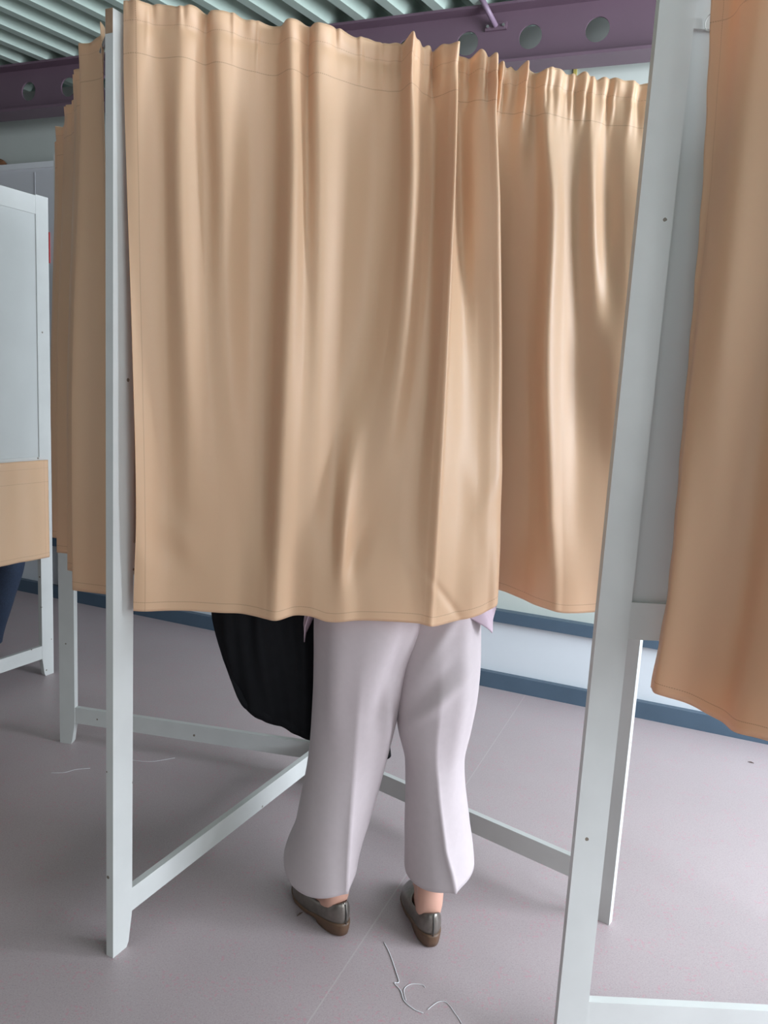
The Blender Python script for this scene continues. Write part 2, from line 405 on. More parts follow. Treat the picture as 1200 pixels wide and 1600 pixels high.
ROWS = [
    (2.06, [(0.015,0.015), (0.043,0.022), (0.086,0.018), (0.131,0.026), (0.172,0.016), (0.206,0.024), (0.264,0.014), (0.316,0.012), (0.349,0.026), (0.382,0.014), (0.404,0.024), (0.469,0.010), (0.531,0.004), (0.579,0.006), (0.598,0.024), (0.630,0.008), (0.663,0.004), (0.684,0.020), (0.697,0.030), (0.707,0.006), (0.719,0.002), (0.742,0.010), (0.765,0.022), (0.778,0.030), (0.788,0.010), (0.793,0.002), (0.827,0.004), (0.852,0.010), (0.883,0.002), (0.900,0.012), (0.942,0.010), (0.981,0.004), (1.016,0.010), (1.057,0.002), (1.100,0.008), (1.140,0.004)]),
    (1.80, [(0.022,0.015), (0.047,0.016), (0.094,0.010), (0.130,0.024), (0.181,0.012), (0.218,0.020), (0.273,0.008), (0.324,0.008), (0.357,0.032), (0.389,0.020), (0.418,0.026), (0.482,0.010), (0.546,0.002), (0.589,0.012), (0.611,0.030), (0.645,0.018), (0.671,0.014), (0.691,0.036), (0.701,0.046), (0.712,0.020), (0.736,0.000), (0.760,0.016), (0.790,0.026), (0.808,0.028), (0.820,0.004), (0.826,-0.026), (0.859,-0.026), (0.889,-0.016), (0.915,-0.004), (0.935,0.020), (0.977,0.006), (1.010,0.000), (1.040,0.012), (1.085,-0.006), (1.123,0.006), (1.171,0.010)]),
    (1.46, [(0.034,0.015), (0.054,0.012), (0.101,0.008), (0.145,0.020), (0.191,0.012), (0.232,0.014), (0.287,0.006), (0.328,0.012), (0.358,0.036), (0.397,0.026), (0.432,0.024), (0.483,0.012), (0.534,0.010), (0.576,0.020), (0.610,0.032), (0.647,0.026), (0.676,0.030), (0.693,0.050), (0.704,0.060), (0.716,0.046), (0.755,0.022), (0.792,0.014), (0.827,0.014), (0.849,0.010), (0.860,-0.014), (0.864,-0.046), (0.898,-0.044), (0.930,-0.030), (0.944,-0.012), (0.958,0.012), (1.005,0.000), (1.050,-0.012), (1.094,-0.002), (1.125,0.010), (1.167,0.014), (1.218,0.010)]),
    (1.09, [(0.044,0.015), (0.063,0.010), (0.109,0.000), (0.162,0.006), (0.225,0.004), (0.268,0.004), (0.304,0.008), (0.329,0.016), (0.354,0.038), (0.396,0.034), (0.432,0.034), (0.473,0.030), (0.496,0.042), (0.522,0.036), (0.577,0.040), (0.621,0.044), (0.662,0.048), (0.688,0.064), (0.704,0.080), (0.718,0.066), (0.760,0.042), (0.808,0.028), (0.845,0.020), (0.878,0.004), (0.892,-0.026), (0.896,-0.070), (0.938,-0.074), (0.975,-0.060), (0.993,-0.030), (1.006,0.000), (1.044,-0.004), (1.088,-0.010), (1.138,-0.010), (1.180,-0.010), (1.219,-0.004), (1.268,0.000)]),
    (0.87, [(0.038,0.008), (0.065,0.008), (0.116,0.004), (0.166,0.004), (0.230,0.010), (0.273,0.014), (0.310,0.026), (0.331,0.036), (0.355,0.046), (0.396,0.036), (0.440,0.044), (0.476,0.050), (0.505,0.056), (0.539,0.056), (0.585,0.062), (0.629,0.066), (0.674,0.070), (0.691,0.074), (0.705,0.080), (0.720,0.068), (0.764,0.048), (0.813,0.040), (0.852,0.026), (0.885,0.010), (0.909,-0.050), (0.919,-0.110), (0.957,-0.118), (0.990,-0.090), (1.010,-0.040), (1.038,-0.010), (1.066,-0.004), (1.108,-0.004), (1.162,-0.010), (1.209,-0.016), (1.249,-0.010), (1.298,-0.004)]),
]
CH0 = Vector((-.59, 1.70, 0)); CHD = Vector((.985, .175, 0)).normalized(); CHN = Vector((.175, -.985, 0)).normalized()
ROWS = [(z, pts+[(1.262 if z < 1.5 else 1.225, .004)]) for z, pts in ROWS]
NK = len(ROWS[0][1])
def _deep(pts):
    ns = [p[1] for p in pts]; out = []
    for i, p in enumerate(pts):
        w = [ns[max(0, min(len(ns)-1, i+q))] for q in (-2, -1, 0, 1, 2)]; av = sum(w)/5
        out.append((p[0], p[1]+(.75 if i < 17 else .2)*(p[1]-av) if i not in (0,) else p[1]))
    return out
ROWS = [(z, _deep(p)) for z, p in ROWS]
def ctl(k, z):
    k = max(0, min(NK-1, k))
    tab_a = [(-r[0], r[1][k][0]) for r in ROWS]; tab_n = [(-r[0], r[1][k][1]) for r in ROWS]
    return spline(tab_a, -z), spline(tab_n, -z)
rng = random.Random(3)
GP = [(rng.uniform(28, 62), rng.uniform(0, 6.28), rng.uniform(.5, 1)) for _ in range(5)]
def gather(x, seed=0):
    v = 0
    for f, p, a in GP: v += a*math.sin(x*f*2.2+p+seed+1.3*math.sin(x*17+p))
    return v/2.2
_cache = {}
def front_surf(s, t):
    ztop = 2.106; zb0 = .848
    # hem height follows the drape
    key = round(s, 5)
    if key not in _cache:
        zz = spline([(0, .855), (.1, .852), (.22, .852), (.27, .858), (.30, .849), (.35, .853), (.40, .855), (.5, .847), (.54, .846), (.60, .862), (.64, .880), (.667, .888), (.70, .878), (.745, .862), (.80, .856), (.84, .850), (1, .852)], s)
        _cache[key] = zz
    zb_ = _cache[key]
    ztop -= .018*smooth01((s-.50)/.2)
    z = ztop+(zb_-ztop)*t
    x = s*(NK-1); k = int(min(x, NK-2)); f = x-k
    c = [ctl(k+q, max(.86, min(2.06, z))) for q in (-1, 0, 1, 2)]
    a = cr(c[0][0], c[1][0], c[2][0], c[3][0], f); n = cr(c[0][1], c[1][1], c[2][1], c[3][1], f)
    n *= 1.0+.55*math.exp(-((n-.02)/.06)**2)
    dep = ztop-z
    amp = .0035+.0075*math.exp(-((a-.78)/.18)**2)+.003*smooth01((a-.85)/.1)
    g = gather(a)
    env = math.exp(-(dep/.10)**1.3)
    # pinch at the rod channel
    n += amp*g*env*1.3
    tight = math.exp(-((a-.76)/.17)**2)+.35*smooth01((a-.9)/.1)
    pin0 = math.exp(-((dep-.045)/.05)**2)
    n += pin0*tight*(.010*math.sin(a*205+2.2*math.sin(a*31))+.004*math.sin(a*330+1))
    n += pin0*(1-min(1, tight))*.0028*max(0, math.sin(a*95+2*math.sin(a*23)))**6
    pin = math.exp(-((dep-.040)/.012)**2)
    n -= .004*pin*(1+.6*g)
    rf = math.exp(-(dep/.03)**2)
    n += .003*rf*math.sin(a*170+2*g)
    a += .003*env*math.sin(a*120+1)
    z += rf*tight*.004*math.sin(a*205+2.2*math.sin(a*31)+.8)+rf*(.0030*g*(amp/.008)+.002*math.sin(a*90))-.012*rf*smooth01((a-.15)/.4)*0
    # small drag wrinkles beside the left hem and above the hip
    n += .004*math.sin((z*38)+a*45)*math.exp(-((a-.12)/.06)**2)*smooth01((1.15-z)/.15)*smooth01((z-.9)/.1)
    n += .003*math.exp(-(((a-.80)+.35*(z-1.15))/.03)**2)*math.exp(-((z-1.16)/.13)**2)
    n += .005*math.exp(-(((a-.845)-.45*(z-1.14))/.032)**2)*math.exp(-((z-1.18)/.12)**2)
    n -= .006*math.exp(-(((a-.74)+.8*(z-.91))/.012)**2)*math.exp(-((z-.91)/.05)**2)
    n += .010*math.exp(-(((a-.50)-.12*(z-1.02))/.016)**2)*math.exp(-((z-1.08)/.13)**2)
    n -= .010*math.exp(-(((a-.53)-.3*(z-1.0))/.022)**2)*math.exp(-((z-1.02)/.07)**2)
    p = CH0+CHD*a+CHN*n; p.z = z
    return p
curtain('curtain', front_surf, 720, 190, 1.26, 'beige satin curtain drawn behind the standing voter, draped over their hips', 'booth curtains')

# pleated curtain from the front post to the back left post
A2 = Vector((-.650, 1.775, 0)); B2 = Vector((-1.135, 2.735, 0)); d2 = (B2-A2).normalized(); n2 = Vector((d2.y, -d2.x, 0)); L2 = (B2-A2).length
def side_surf(s, t):
    ztop = 2.096; z = ztop+(.852-ztop)*t
    dep = ztop-z
    ph = s*2*math.pi*5.2+.8+.9*math.sin(s*7)+.25*math.sin(t*3+s*9)
    amp = .018+.026*smooth01(t*1.4)
    n = amp*math.sin(ph)+.008*math.sin(2.3*ph+1+t)*(.4+.6*t)
    g = gather(s*1.2, 2)
    env = math.exp(-(dep/.07)**1.3)
    n += .009*g*env; z += .010*math.exp(-(dep/.03)**2)*math.sin(ph+1)
    n -= .0*t
    a = s*L2+.010*math.sin(2*ph)*t
    p = A2+d2*a+n2*(n-.010); p.z = z; return p
curtain('curtain', side_surf, 420, 90, 1.2, 'narrow pleated beige curtain running back from the front post on its left side', 'booth curtains')

# the curtain of the nearer booth on the right
A3 = Vector((.500, 1.432, 0)); d3 = Vector((.60, -.80, 0)); n3 = Vector((-.80, -.60, 0))
def right_surf(s, t):
    ztop = 2.108; z = ztop+(.846-ztop)*t
    a = .002+s*1.12
    x = a/1.12
    sh = spline([(0, 0), (.06, .002), (.3, .022), (.6, .036), (.85, .046), (1, .034)], t)
    aa = a+sh*math.exp(-a/.25)
    dep = ztop-z
    q = a-.060*(t)            # folds drift towards the left edge lower down
    n = .026*math.cos(2*math.pi*(a-(.13-.13*t))/.24)*(.6+.5*t)+.003*math.sin(q*2*math.pi/.083+1+2*t)
    n *= smooth01(a/.04+.15)
    n += .010*gather(a, 4)*math.exp(-(dep/.1)**1.3)
    n += .016*t*smooth01(a/.1)+.020*(1-t)*smooth01(a/.08)
    n += .0015*math.sin(z*60)*math.exp(-a/.02)
    zz = z+.008*math.sin(a*26+1)*t
    zz -= .0
    p = A3+d3*aa+n3*n; p.z = zz; return p
rc = curtain('curtain', right_surf, 420, 110, 1.2, 'brown-shaded beige curtain cut off by the right edge, hanging nearest', 'booth curtains')
bm = bmesh.new(); c = A3+Vector((.004, .002, 2.018)); 
tube(bm, [c+Vector((.010*math.cos(a)*.6, -.010*math.cos(a)*.8, .013*math.sin(a))) for a in [2*math.pi*k/20 for k in range(21)]], .0011, 8, False)
rg = obj('curtain_ring', bm, mat('white_plastic', (.75, .75, .72), .4), rc, True)

# low cloth beneath the board of the far left booth
A4 = Vector((-1.552, 3.415, 0)); d4 = (HUBE-Ec).normalized(); n4 = Vector((-d4.y, d4.x, 0))*-1
def low_surf(s, t):
    z = .99+(.555-.99)*t; a = .03+s*.80
    n = -.030+.008*math.sin(a*22)*t+.004*math.sin(a*55+1)
    p = Vector((Ec.x, Ec.y, 0))+d4*a+n4*(-.0)+Vector((-d4.y, d4.x, 0))*(.05+n*.5); p.z = z-.012*t*math.sin(a*5)*0; return p
curtain('curtain', low_surf, 120, 50, .8, 'short pale beige curtain below the board of the far left booth', 'booth curtains')

# ------------------------------------------------------------------ people
SKIN = mat('skin', (.56, .31, .235), .5, noise=.04, nscale=12)
TROU = mat('pale_lilac_trouser_cloth', (.50, .425, .435), .75, noise=.02, nscale=60, sheen=.2, bump=.1)
LILAC = mat('lilac_blouse_cloth', (.50, .38, .44), .7, noise=.04, nscale=60)
BLACK = mat('black_coat_cloth', (.004, .0045, .006), .75, noise=.2, nscale=30, spec=.2)
JEANS = mat('dark_blue_denim', (.018, .030, .060), .8, noise=.25, nscale=180)
NAVY = mat('navy_cloth', (.02, .025, .05), .8, noise=.1)
HAIR = mat('grey_brown_hair', (.22, .19, .165), .6, noise=.25, nscale=60, bump=.5)

def skin_body(name, verts, edges, radii, m, parent, root_i=0):
    me = bpy.data.meshes.new(name); me.from_pydata(verts, edges, [])
    o = link(name, me, m, parent)
    md = o.modifiers.new('skin', 'SKIN'); md.use_smooth_shade = True
    for i, r in enumerate(radii):
        sv = me.skin_vertices[0].data[i]; sv.radius = (r, r) if not isinstance(r, tuple) else r
        sv.use_root = (i == root_i)
    ss = o.modifiers.new('sub', 'SUBSURF'); ss.levels = 2; ss.render_levels = 2
    return o
def add_hand(V_, E_, R_, wrist_i, wrist, fd, palm_n, side):
    """five separate bent fingers rooted in the palm"""
    fd = fd.normalized(); pn = palm_n.normalized(); sd = fd.cross(pn).normalized()*side
    palm = wrist+fd*.045; V_.append(tuple(palm)); R_.append((.026, .015)); pi_ = len(V_)-1; E_.append((wrist_i, pi_))
    for k, (off, ln) in enumerate(((-.030, .060), (-.010, .072), (.010, .068), (.028, .054))):
        b = palm+fd*.035+sd*off; i0 = len(V_)
        V_.append(tuple(b)); R_.append(.0095); E_.append((pi_, i0))
        m1 = b+fd*ln*.5+pn*.010; V_.append(tuple(m1)); R_.append(.0085); E_.append((i0, i0+1))
        m2 = m1+fd*ln*.32+pn*.022; V_.append(tuple(m2)); R_.append(.0078); E_.append((i0+1, i0+2))
    b = palm-fd*.01-sd*.030+pn*.008; i0 = len(V_); V_.append(tuple(b)); R_.append(.011); E_.append((pi_, i0))
    V_.append(tuple(b+fd*.032-sd*.018+pn*.01)); R_.append(.009); E_.append((i0, i0+1))
    V_.append(tuple(b+fd*.058-sd*.016+pn*.022)); R_.append(.008); E_.append((i0+1, i0+2))

def human(label, J, feetdirs, hair_m, s=1.0):
    root = empty('person', Vector((J['pelvis'][0], J['pelvis'][1], 0)), label, 'person')
    V_ = []; E_ = []; R_ = []
    def add(p, r, par=None):
        V_.append(tuple(p)); R_.append(r); i = len(V_)-1
        if par is not None: E_.append((par, i))
        return i
    pel = add(J['pelvis'], (.125*s, .10*s)); w = add(J['waist'], (.120*s, .09*s), pel); c = add(J['chest'], (.125*s, .10*s), w)
    nb = add(J['neckbase'], (.06*s, .055*s), c); nk = add(J['neck'], .048*s, nb)
    for k in ('l', 'r'):
        hp = add(J['hip'+k], .080*s, pel); kn = add(J['knee'+k], .052*s, hp); cf = add(Vector(J['knee'+k]).lerp(Vector(J['ankle'+k]), .3), .050*s, kn)
        an = add(J['ankle'+k], .0355*s, cf)
        fd = Vector(feetdirs[k]); a = Vector(J['ankle'+k])
        hl = add(a+Vector((0, 0, -.045)), .036*s, an)
        ml = add(a+fd*.09+Vector((0, 0, -.065)), (.030, .022), hl); add(a+fd*.155+Vector((0, 0, -.078)), (.026, .014), ml)
        sh = add(J['shoulder'+k], .05*s, c); el = add(J['elbow'+k], .037*s, sh); wr = add(J['wrist'+k], .025*s, el)
        dirn = (Vector(J['wrist'+k])-Vector(J['elbow'+k]))
        add_hand(V_, E_, R_, wr, Vector(J['wrist'+k]), dirn, Vector((0, 0, -1)), 1 if k == 'l' else -1)
    skin_body('body', V_, E_, R_, SKIN, root)
    # head with face
    hc = Vector(J['head']); look = Vector(J['look']).normalized(); up = Vector(J.get('hup', (0, 0, 1))); rg_ = look.cross(up).normalized(); up = rg_.cross(look)
    bm = bmesh.new(); bmesh.ops.create_uvsphere(bm, u_segments=32, v_segments=24, radius=1)
    for v in bm.verts:
        x, y, z = v.co
        X = x*.073; Y = y*.092; Z = z*.112
        if z < 0: X *= 1-.28*(-z)**1.4; Y *= 1-.12*(-z)
        if y > 0:
            e = math.exp(-((X)/.012)**2)*math.exp(-((Z+.018)/.022)**2); Y += .020*e      # nose
            for sx_ in (-1, 1): Y -= .008*math.exp(-((X-sx_*.030)/.014)**2)*math.exp(-((Z-.006)/.012)**2)
            Y += .005*math.exp(-(X/.024)**2)*math.exp(-((Z+.056)/.006)**2); Y += .004*math.exp(-(X/.024)**2)*math.exp(-((Z+.068)/.006)**2)
            Y += .006*math.exp(-(X/.02)**2)*math.exp(-((Z+.095)/.012)**2)
        v.co = hc+rg_*X+look*Y+up*Z
    for sx_ in (-1, 1):
        ec = hc+rg_*(.074*sx_)-look*.004-up*.006
        tube(bm, [ec-up*.028, ec-up*.01+rg_*.010*sx_, ec+up*.018+rg_*.014*sx_, ec+up*.028+rg_*.004*sx_], [.006, .009, .010, .005], 8)
    tube(bm, [Vector(J['neck']), hc-up*.05], [.046, .05], 16)
    hd = obj('head', bm, SKIN, root, True)
    for sx_ in (-1, 1):
        bm = bmesh.new(); bmesh.ops.create_icosphere(bm, subdivisions=2, radius=.0115)
        bmesh.ops.translate(bm, verts=bm.verts, vec=hc+rg_*(.030*sx_)+look*.076+up*.006); obj('eye', bm, mat('eye', (.6, .58, .55), .2), hd, True)
    bm = bmesh.new(); bmesh.ops.create_uvsphere(bm, u_segments=32, v_segments=24, radius=1)
    for v in bm.verts[:]:
        x, y, z = v.co
        if y > .35+.5*z+.15 and z < .62: bm.verts.remove(v); continue
        if z < -.62: bm.verts.remove(v); continue
        k = 1+.05*math.sin(x*9+z*4)*math.cos(y*8)
        v.co = hc+rg_*(x*.086*k)+look*(y*.104*k-.006)+up*(z*.124*k+.004)
    h = obj('hair', bm, hair_m, hd, True); sm_ = h.modifiers.new('t', 'SOLIDIFY'); sm_.thickness = .008
    return root

def garment_arm(bm, a, b, c, r0, r1, r2, seg=20):
    a, b, c = Vector(a), Vector(b), Vector(c)
    pts = [a, a.lerp(b, .4), a.lerp(b, .85), b, b.lerp(c, .15), b.lerp(c, .6), c]
    tube(bm, pts, [r0, (r0+r1)/2*1.02, r1*1.03, r1*1.08, r1, (r1+r2)/2, r2], seg, False)

def trouser_leg(bm, tab, foot_dir, hem_fn, N=96, wr=None):
    """tab: rows (z, cx, cy, rx, ry, rot) from top to hem"""
    zs = [r[0] for r in tab]; z_top, z_bot = zs[0], zs[-1]; M_ = 90; rings = []
    def col(i, z): return spline([(-r[0], r[i]) for r in tab], -z)
    for j in range(M_+1):
        t = j/M_; z = z_top+(z_bot-z_top)*t; ring = []
        cx, cy, rx, ry, ro = [col(i, z) for i in (1, 2, 3, 4, 5)]
        for k in range(N):
            th = 2*math.pi*k/N; c, s_ = math.cos(th), math.sin(th)
            p = 2.0
            x = rx*c; y = ry*s_
            # pressed crease front and back
            cz = smooth01((.80-z)/.25)*(.35+.65*smooth01((.5-z)/.3))
            for sg in (-1, 1):
                dth = math.atan2(math.sin(th-sg*math.pi/2), math.cos(th-sg*math.pi/2))
                e = math.exp(-abs(dth)/.17); y += sg*.016*e*cz
                x *= 1-.05*cz*math.exp(-(dth/.5)**2)
            dn_ = wr(th, z) if wr else 0
            x += dn_*c; y += dn_*s_
            X = cx+x*math.cos(ro)-y*math.sin(ro); Y = cy+x*math.sin(ro)+y*math.cos(ro)
            ring.append(Vector((X, Y, z+hem_fn(th)*smooth01((t-.75)/.25))))
        rings.append(ring)
    return loft(bm, rings, True, False)

def shoe(parent, heel, ang, name='shoe'):
    """heel: ground point at the back of the heel; ang: direction angle of the toe"""
    fd = Vector((math.cos(ang), math.sin(ang), 0)); sd = Vector((-fd.y, fd.x, 0)); L = .245
    def outline(k, N, grow=0, y0=0, y1=1):
        # k 0..N around; returns (along, side)
        th = 2*math.pi*k/N; a = (1-math.cos(th))/2; s_ = math.sin(th)
        wtab = [(0, .034), (.12, .037), (.35, .035), (.55, .041), (.75, .046), (.9, .039), (1, .026)]
        wd_ = spline(wtab, a)
        sh = abs(s_)**.72*(1 if s_ > 0 else -1)
        return a*L, sh*wd_
    N = 64
    def ring(scale_w, a0, a1, zf, inset=0):
        r = []
        for k in range(N):
            a, s_ = outline(k, N)
            aa = a0+(a/L)*(a1-a0); r.append(heel+fd*aa+sd*(s_*scale_w)+Vector((0, 0, zf(aa/L))))
        return r
    root = bpy.data.objects.new(name, None); COL.objects.link(root); root.parent = parent
    root.location = Vector((heel.x, heel.y, 0))-Vector(parent.location); root.empty_display_size = .05
    # upper
    bm = bmesh.new()
    zs = lambda q: spline([(0, .036), (.3, .025), (.5, .014), (1, .014)], q)
    rim_a0, rim_a1 = .014, .150
    rings = [ring(1.0, .002, L-.002, zs)]
    hrim = lambda q: spline([(0, .096), (.12, .080), (.35, .060), (.62, .060)], q)
    rings.append(ring(1.06, -.001, L*.995, lambda q: zs(q)+.012))
    rings.append(ring(1.03, -.001, L*.95, lambda q: zs(q)+spline([(0, .026), (.3, .022), (.6, .026), (.97, .020)], q)))
    rings.append(ring(.97, .001, L*.84, lambda q: zs(q)+spline([(0, .040), (.3, .030), (.6, .038), (.86, .030)], q)))
    rings.append(ring(.86, .005, L*.72, lambda q: spline([(0, .088), (.12, .073), (.35, .055), (.72, .060)], q)))
    rings.append(ring(.76, .009, .155, hrim))
    rings.append(ring(.70, .012, .150, lambda q: hrim(q)+.001))
    rings.append(ring(.66, .016, .146, lambda q: hrim(q)-.012))
    loft(bm, rings, False, False)
    LEA = mat('pewter_leather', (.20, .175, .155), .30, .65, noise=.12, nscale=70, bump=.25)
    up_ = obj('upper', bm, LEA, root, True); sb = up_.modifiers.new('s', 'SUBSURF'); sb.levels = 1; sb.render_levels = 1
    # back seam strip and side trim
    bm = bmesh.new()
    tube(bm, [heel-fd*.0030+Vector((0, 0, z)) + fd*(.006 if z > .07 else 0) for z in (.038, .050, .065, .082, .095)], .0016, 6); obj('back_seam', bm, mat('dark_leather', (.05, .045, .04), .5), root, True)
    # sole with low wedge heel
    bm = bmesh.new()
    rings = [ring(.94, .010, L-.004, lambda q: 0.0 if q < .34 else (.002 if q > .5 else .008)),
             ring(1.0, .002, L, lambda q: .004 if q < .34 else (.004 if q > .5 else .010)),
             ring(1.03, -.002, L+.002, lambda q: zs(q)*.5+.001), ring(1.06, -.004, L+.003, lambda q: zs(q)*.92), ring(1.05, -.003, L+.002, lambda q: zs(q)+.003), ring(.9, .006, L-.01, lambda q: zs(q)+.003)]
    loft(bm, rings, True, True); obj('sole', bm, mat('brown_rubber_sole', (.105, .055, .030), .5, noise=.15, nscale=40), root, True)
    return root

# --- the standing voter ------------------------------------------------
aL = math.atan2(.80, -.60); aR = math.atan2(.98, -.19)
fL = Vector((math.cos(aL), math.sin(aL), 0)); fR = Vector((math.cos(aR), math.sin(aR), 0))
heelL = Vector((-.040, 1.788, 0)); heelR = Vector((.180, 1.762, 0))
J = dict(pelvis=(.055, 1.925, .84), waist=(.05, 1.96, 1.00), chest=(.045, 2.05, 1.18), neckbase=(.04, 2.12, 1.30), neck=(.04, 2.16, 1.35),
         head=(.04, 2.235, 1.44), look=(-.05, .55, -.84), hup=(0, .84, .5),
         hipl=(-.035, 1.92, .76), kneel=(-.065, 1.94, .43), anklel=tuple(heelL+fL*.046+Vector((0, 0, .115))),
         hipr=(.150, 1.92, .76), kneer=(.17, 1.94, .43), ankler=tuple(heelR+fR*.046+Vector((0, 0, .115))),
         shoulderl=(-.125, 2.05, 1.22), elbowl=(-.175, 1.96, 1.02), wristl=(-.345, 1.945, .985),
         shoulderr=(.210, 2.06, 1.22), elbowr=(.255, 2.06, .99), wristr=(.135, 2.18, 1.02))
voter = human('standing person in pale lilac trousers and pewter shoes, upper body hidden behind the beige curtain', J, {'l': fL, 'r': fR}, HAIR)
# trousers
def wrinkL(th, z):
    d = 0
    d += .009*math.exp(-((math.atan2(math.sin(th+2.1), math.cos(th+2.1)))/.25)**2)*smooth01((z-.45)/.2)
    d += -.012*math.exp(-((math.atan2(math.sin(th+1.05-.9*(z-.6)), math.cos(th+1.05-.9*(z-.6))))/.20)**2)*smooth01((z-.50)/.15)
    d += .010*math.exp(-((math.atan2(math.sin(th+.75+1.2*(z-.5)), math.cos(th+.75+1.2*(z-.5))))/.15)**2)*math.exp(-((z-.55)/.12)**2)
    return d
def wrinkR(th, z):
    d = 0
    # drag folds running from the inner crotch up and out across the seat
    for z0_, a_, w_ in ((.585, .009, .20), (.71, .007, .17)):
        zz = z0_+(.10+.5*(z0_-.585))*(th-4.2)
        d += a_*math.exp(-((z-zz)/(.020+.03*(z0_-.5)))**2)*math.exp(-(((th-4.75-.4*(z0_-.6)*5)/.7))**2)
    d -= .008*math.exp(-((z-(.64+.11*(th-4.2)))/.03)**2)*math.exp(-(((th-4.5)/.6))**2)
    d += .006*math.exp(-((math.atan2(math.sin(th+1.0), math.cos(th+1.0)))/.2)**2)*smooth01((z-.35)/.2)
    return d
bm = bmesh.new()
rL = aL-math.pi/2; rR = aR-math.pi/2
trouser_leg(bm, [(.98, -.035, 1.93, .110, .120, 0), (.90, -.025, 1.915, .130, .135, 0), (.82, -.020, 1.886, .140, .132, 0), (.70, -.035, 1.892, .122, .122, .03), (.59, -.043, 1.91, .114, .112, .06),
                 (.42, -.060, 1.92, .103, .106, .2), (.25, -.090, 1.905, .095, .110, .42), (.138, -.118, 1.888, .084, .126, rL*.95)], fL, lambda th: .036*math.cos(th)-.006*math.sin(-th)+.022*smooth01(math.sin(th))+.0, wr=wrinkL)
trouser_leg(bm, [(.98, .145, 1.93, .110, .120, 0), (.90, .150, 1.93, .112, .124, 0), (.82, .154, 1.93, .108, .122, 0), (.70, .160, 1.918, .108, .120, 0), (.605, .162, 1.915, .104, .112, 0), (.52, .161, 1.92, .096, .107, 0),
                 (.43, .168, 1.92, .078, .106, .02), (.26, .184, 1.90, .084, .115, .12), (.168, .193, 1.872, .086, .118, .27)], fR, lambda th: .028*smooth01(math.sin(th))+.024*math.cos(th), wr=wrinkR)
tr_ = obj('trousers', bm, TROU, voter, True); sm_ = tr_.modifiers.new('t', 'SOLIDIFY'); sm_.thickness = .003
# blouse: torso tube with pointed side hems
bm = bmesh.new(); N = 72; rings = []
rows = [(.0, .052, 1.93, .247, .132), (.06, .052, 1.93, .238, .132), (.25, .052, 1.935, .19, .135), (.5, .048, 1.99, .175, .13), (.75, .045, 2.05, .185, .135), (.9, .042, 2.09, .16, .12), (1, .04, 2.13, .07, .065)]
for t_ in [0, .01]+[k/24 for k in range(1, 25)]:
    def rc_(i): return spline([(r_[0], r_[i]) for r_ in rows], t_)
    ring = []
    for k in range(N):
        th = 2*math.pi*k/N; c_, s_ = math.cos(th), math.sin(th)
        c_ = abs(c_)**.82*(1 if c_ > 0 else -1); s_ = abs(s_)**.82*(1 if s_ > 0 else -1)
        zh = .90
        # side points hang lower
        def bump(th0, w, amt):
            d_ = math.atan2(math.sin(th-th0), math.cos(th-th0)); return amt*max(0, 1-abs(d_)/w)
        zh -= bump(math.pi+.25, .60, .165)+bump(-.42, 1.0, .105)
        z = zh+(1.32-zh)*t_
        rip = .007*math.sin(th*9)*(1-t_)
        ring.append(Vector((rc_(1)+(rc_(3)+rip)*c_, rc_(2)+(rc_(4)+rip)*s_, z)))
    rings.append(ring)
loft(bm, rings, False, False)
for k in ('l', 'r'): garment_arm(bm, J['shoulder'+k], J['elbow'+k], J['wrist'+k], .070, .054, .040)
bl = obj('blouse', bm, LILAC, voter, True); sm_ = bl.modifiers.new('t', 'SOLIDIFY'); sm_.thickness = .0025
shoe(voter, heelL, aL); shoe(voter, heelR, aR)

# --- black coat carried over the left forearm
coat = empty('coat', Vector((-.30, 1.95, .45)), 'black coat hanging in a rounded fold to the left of the pale trousers', 'coat')
def coat_ring(q):
    """q 0..1 left to right; returns loop in the Y-Z plane (front down, back up)"""
    x = -.446+q*.37
    zbt = spline([(0, .90), (.05, .77), (.135, .655), (.257, .538), (.35, .502), (.468, .480), (.62, .458), (.74, .440), (.85, .426), (.94, .46), (1, .56)], q)
    ztp = 1.030-.02*q
    w = .006+.024*smooth01(q/.25)+.030*math.sin(math.pi*min(1, q*1.1))
    yc = 1.945+.035*q
    loop = []
    nn_ = 26
    for j in range(nn_):      # front side, top to bottom
        f = j/(nn_-1); z = ztp+(zbt-ztp)*f
        y = yc-w*(math.sin(math.pi*min(1, f*.9+.15)))**.7-.0
        fold = .010*math.sin(q*22+f*2.5)+.006*math.sin(q*47-f*5)
        xx = x+.012*math.sin(f*5+q*6)*(1-abs(2*q-1))
        loop.append(Vector((xx, y+fold*smooth01(f*3)*(1-.5*f), z)))
    for j in range(nn_-1, -1, -1):
        f = j/(nn_-1); z = ztp+(zbt-ztp)*f
        y = yc+w*(math.sin(math.pi*min(1, f*.9+.15)))**.7+.006*math.sin(q*30+f*4)
        loop.append(Vector((x, y, z+.004)))
    return loop
bm = bmesh.new(); loft(bm, [coat_ring(k/60) for k in range(61)], True, True)
obj('coat_body', bm, BLACK, coat, True)
bm = bmesh.new()   # dangling sleeve, its cuff shows between the two trouser legs
tube(bm, [(-.10, 2.035, .80), (-.07, 2.06, .66), (-.03, 2.07, .52), (.012, 2.072, .43), (.030, 2.074, .385), (.040, 2.075, .350)], [.045, .042, .038, .033, .024, .019], 20)
obj('sleeve', bm, BLACK, coat, True)

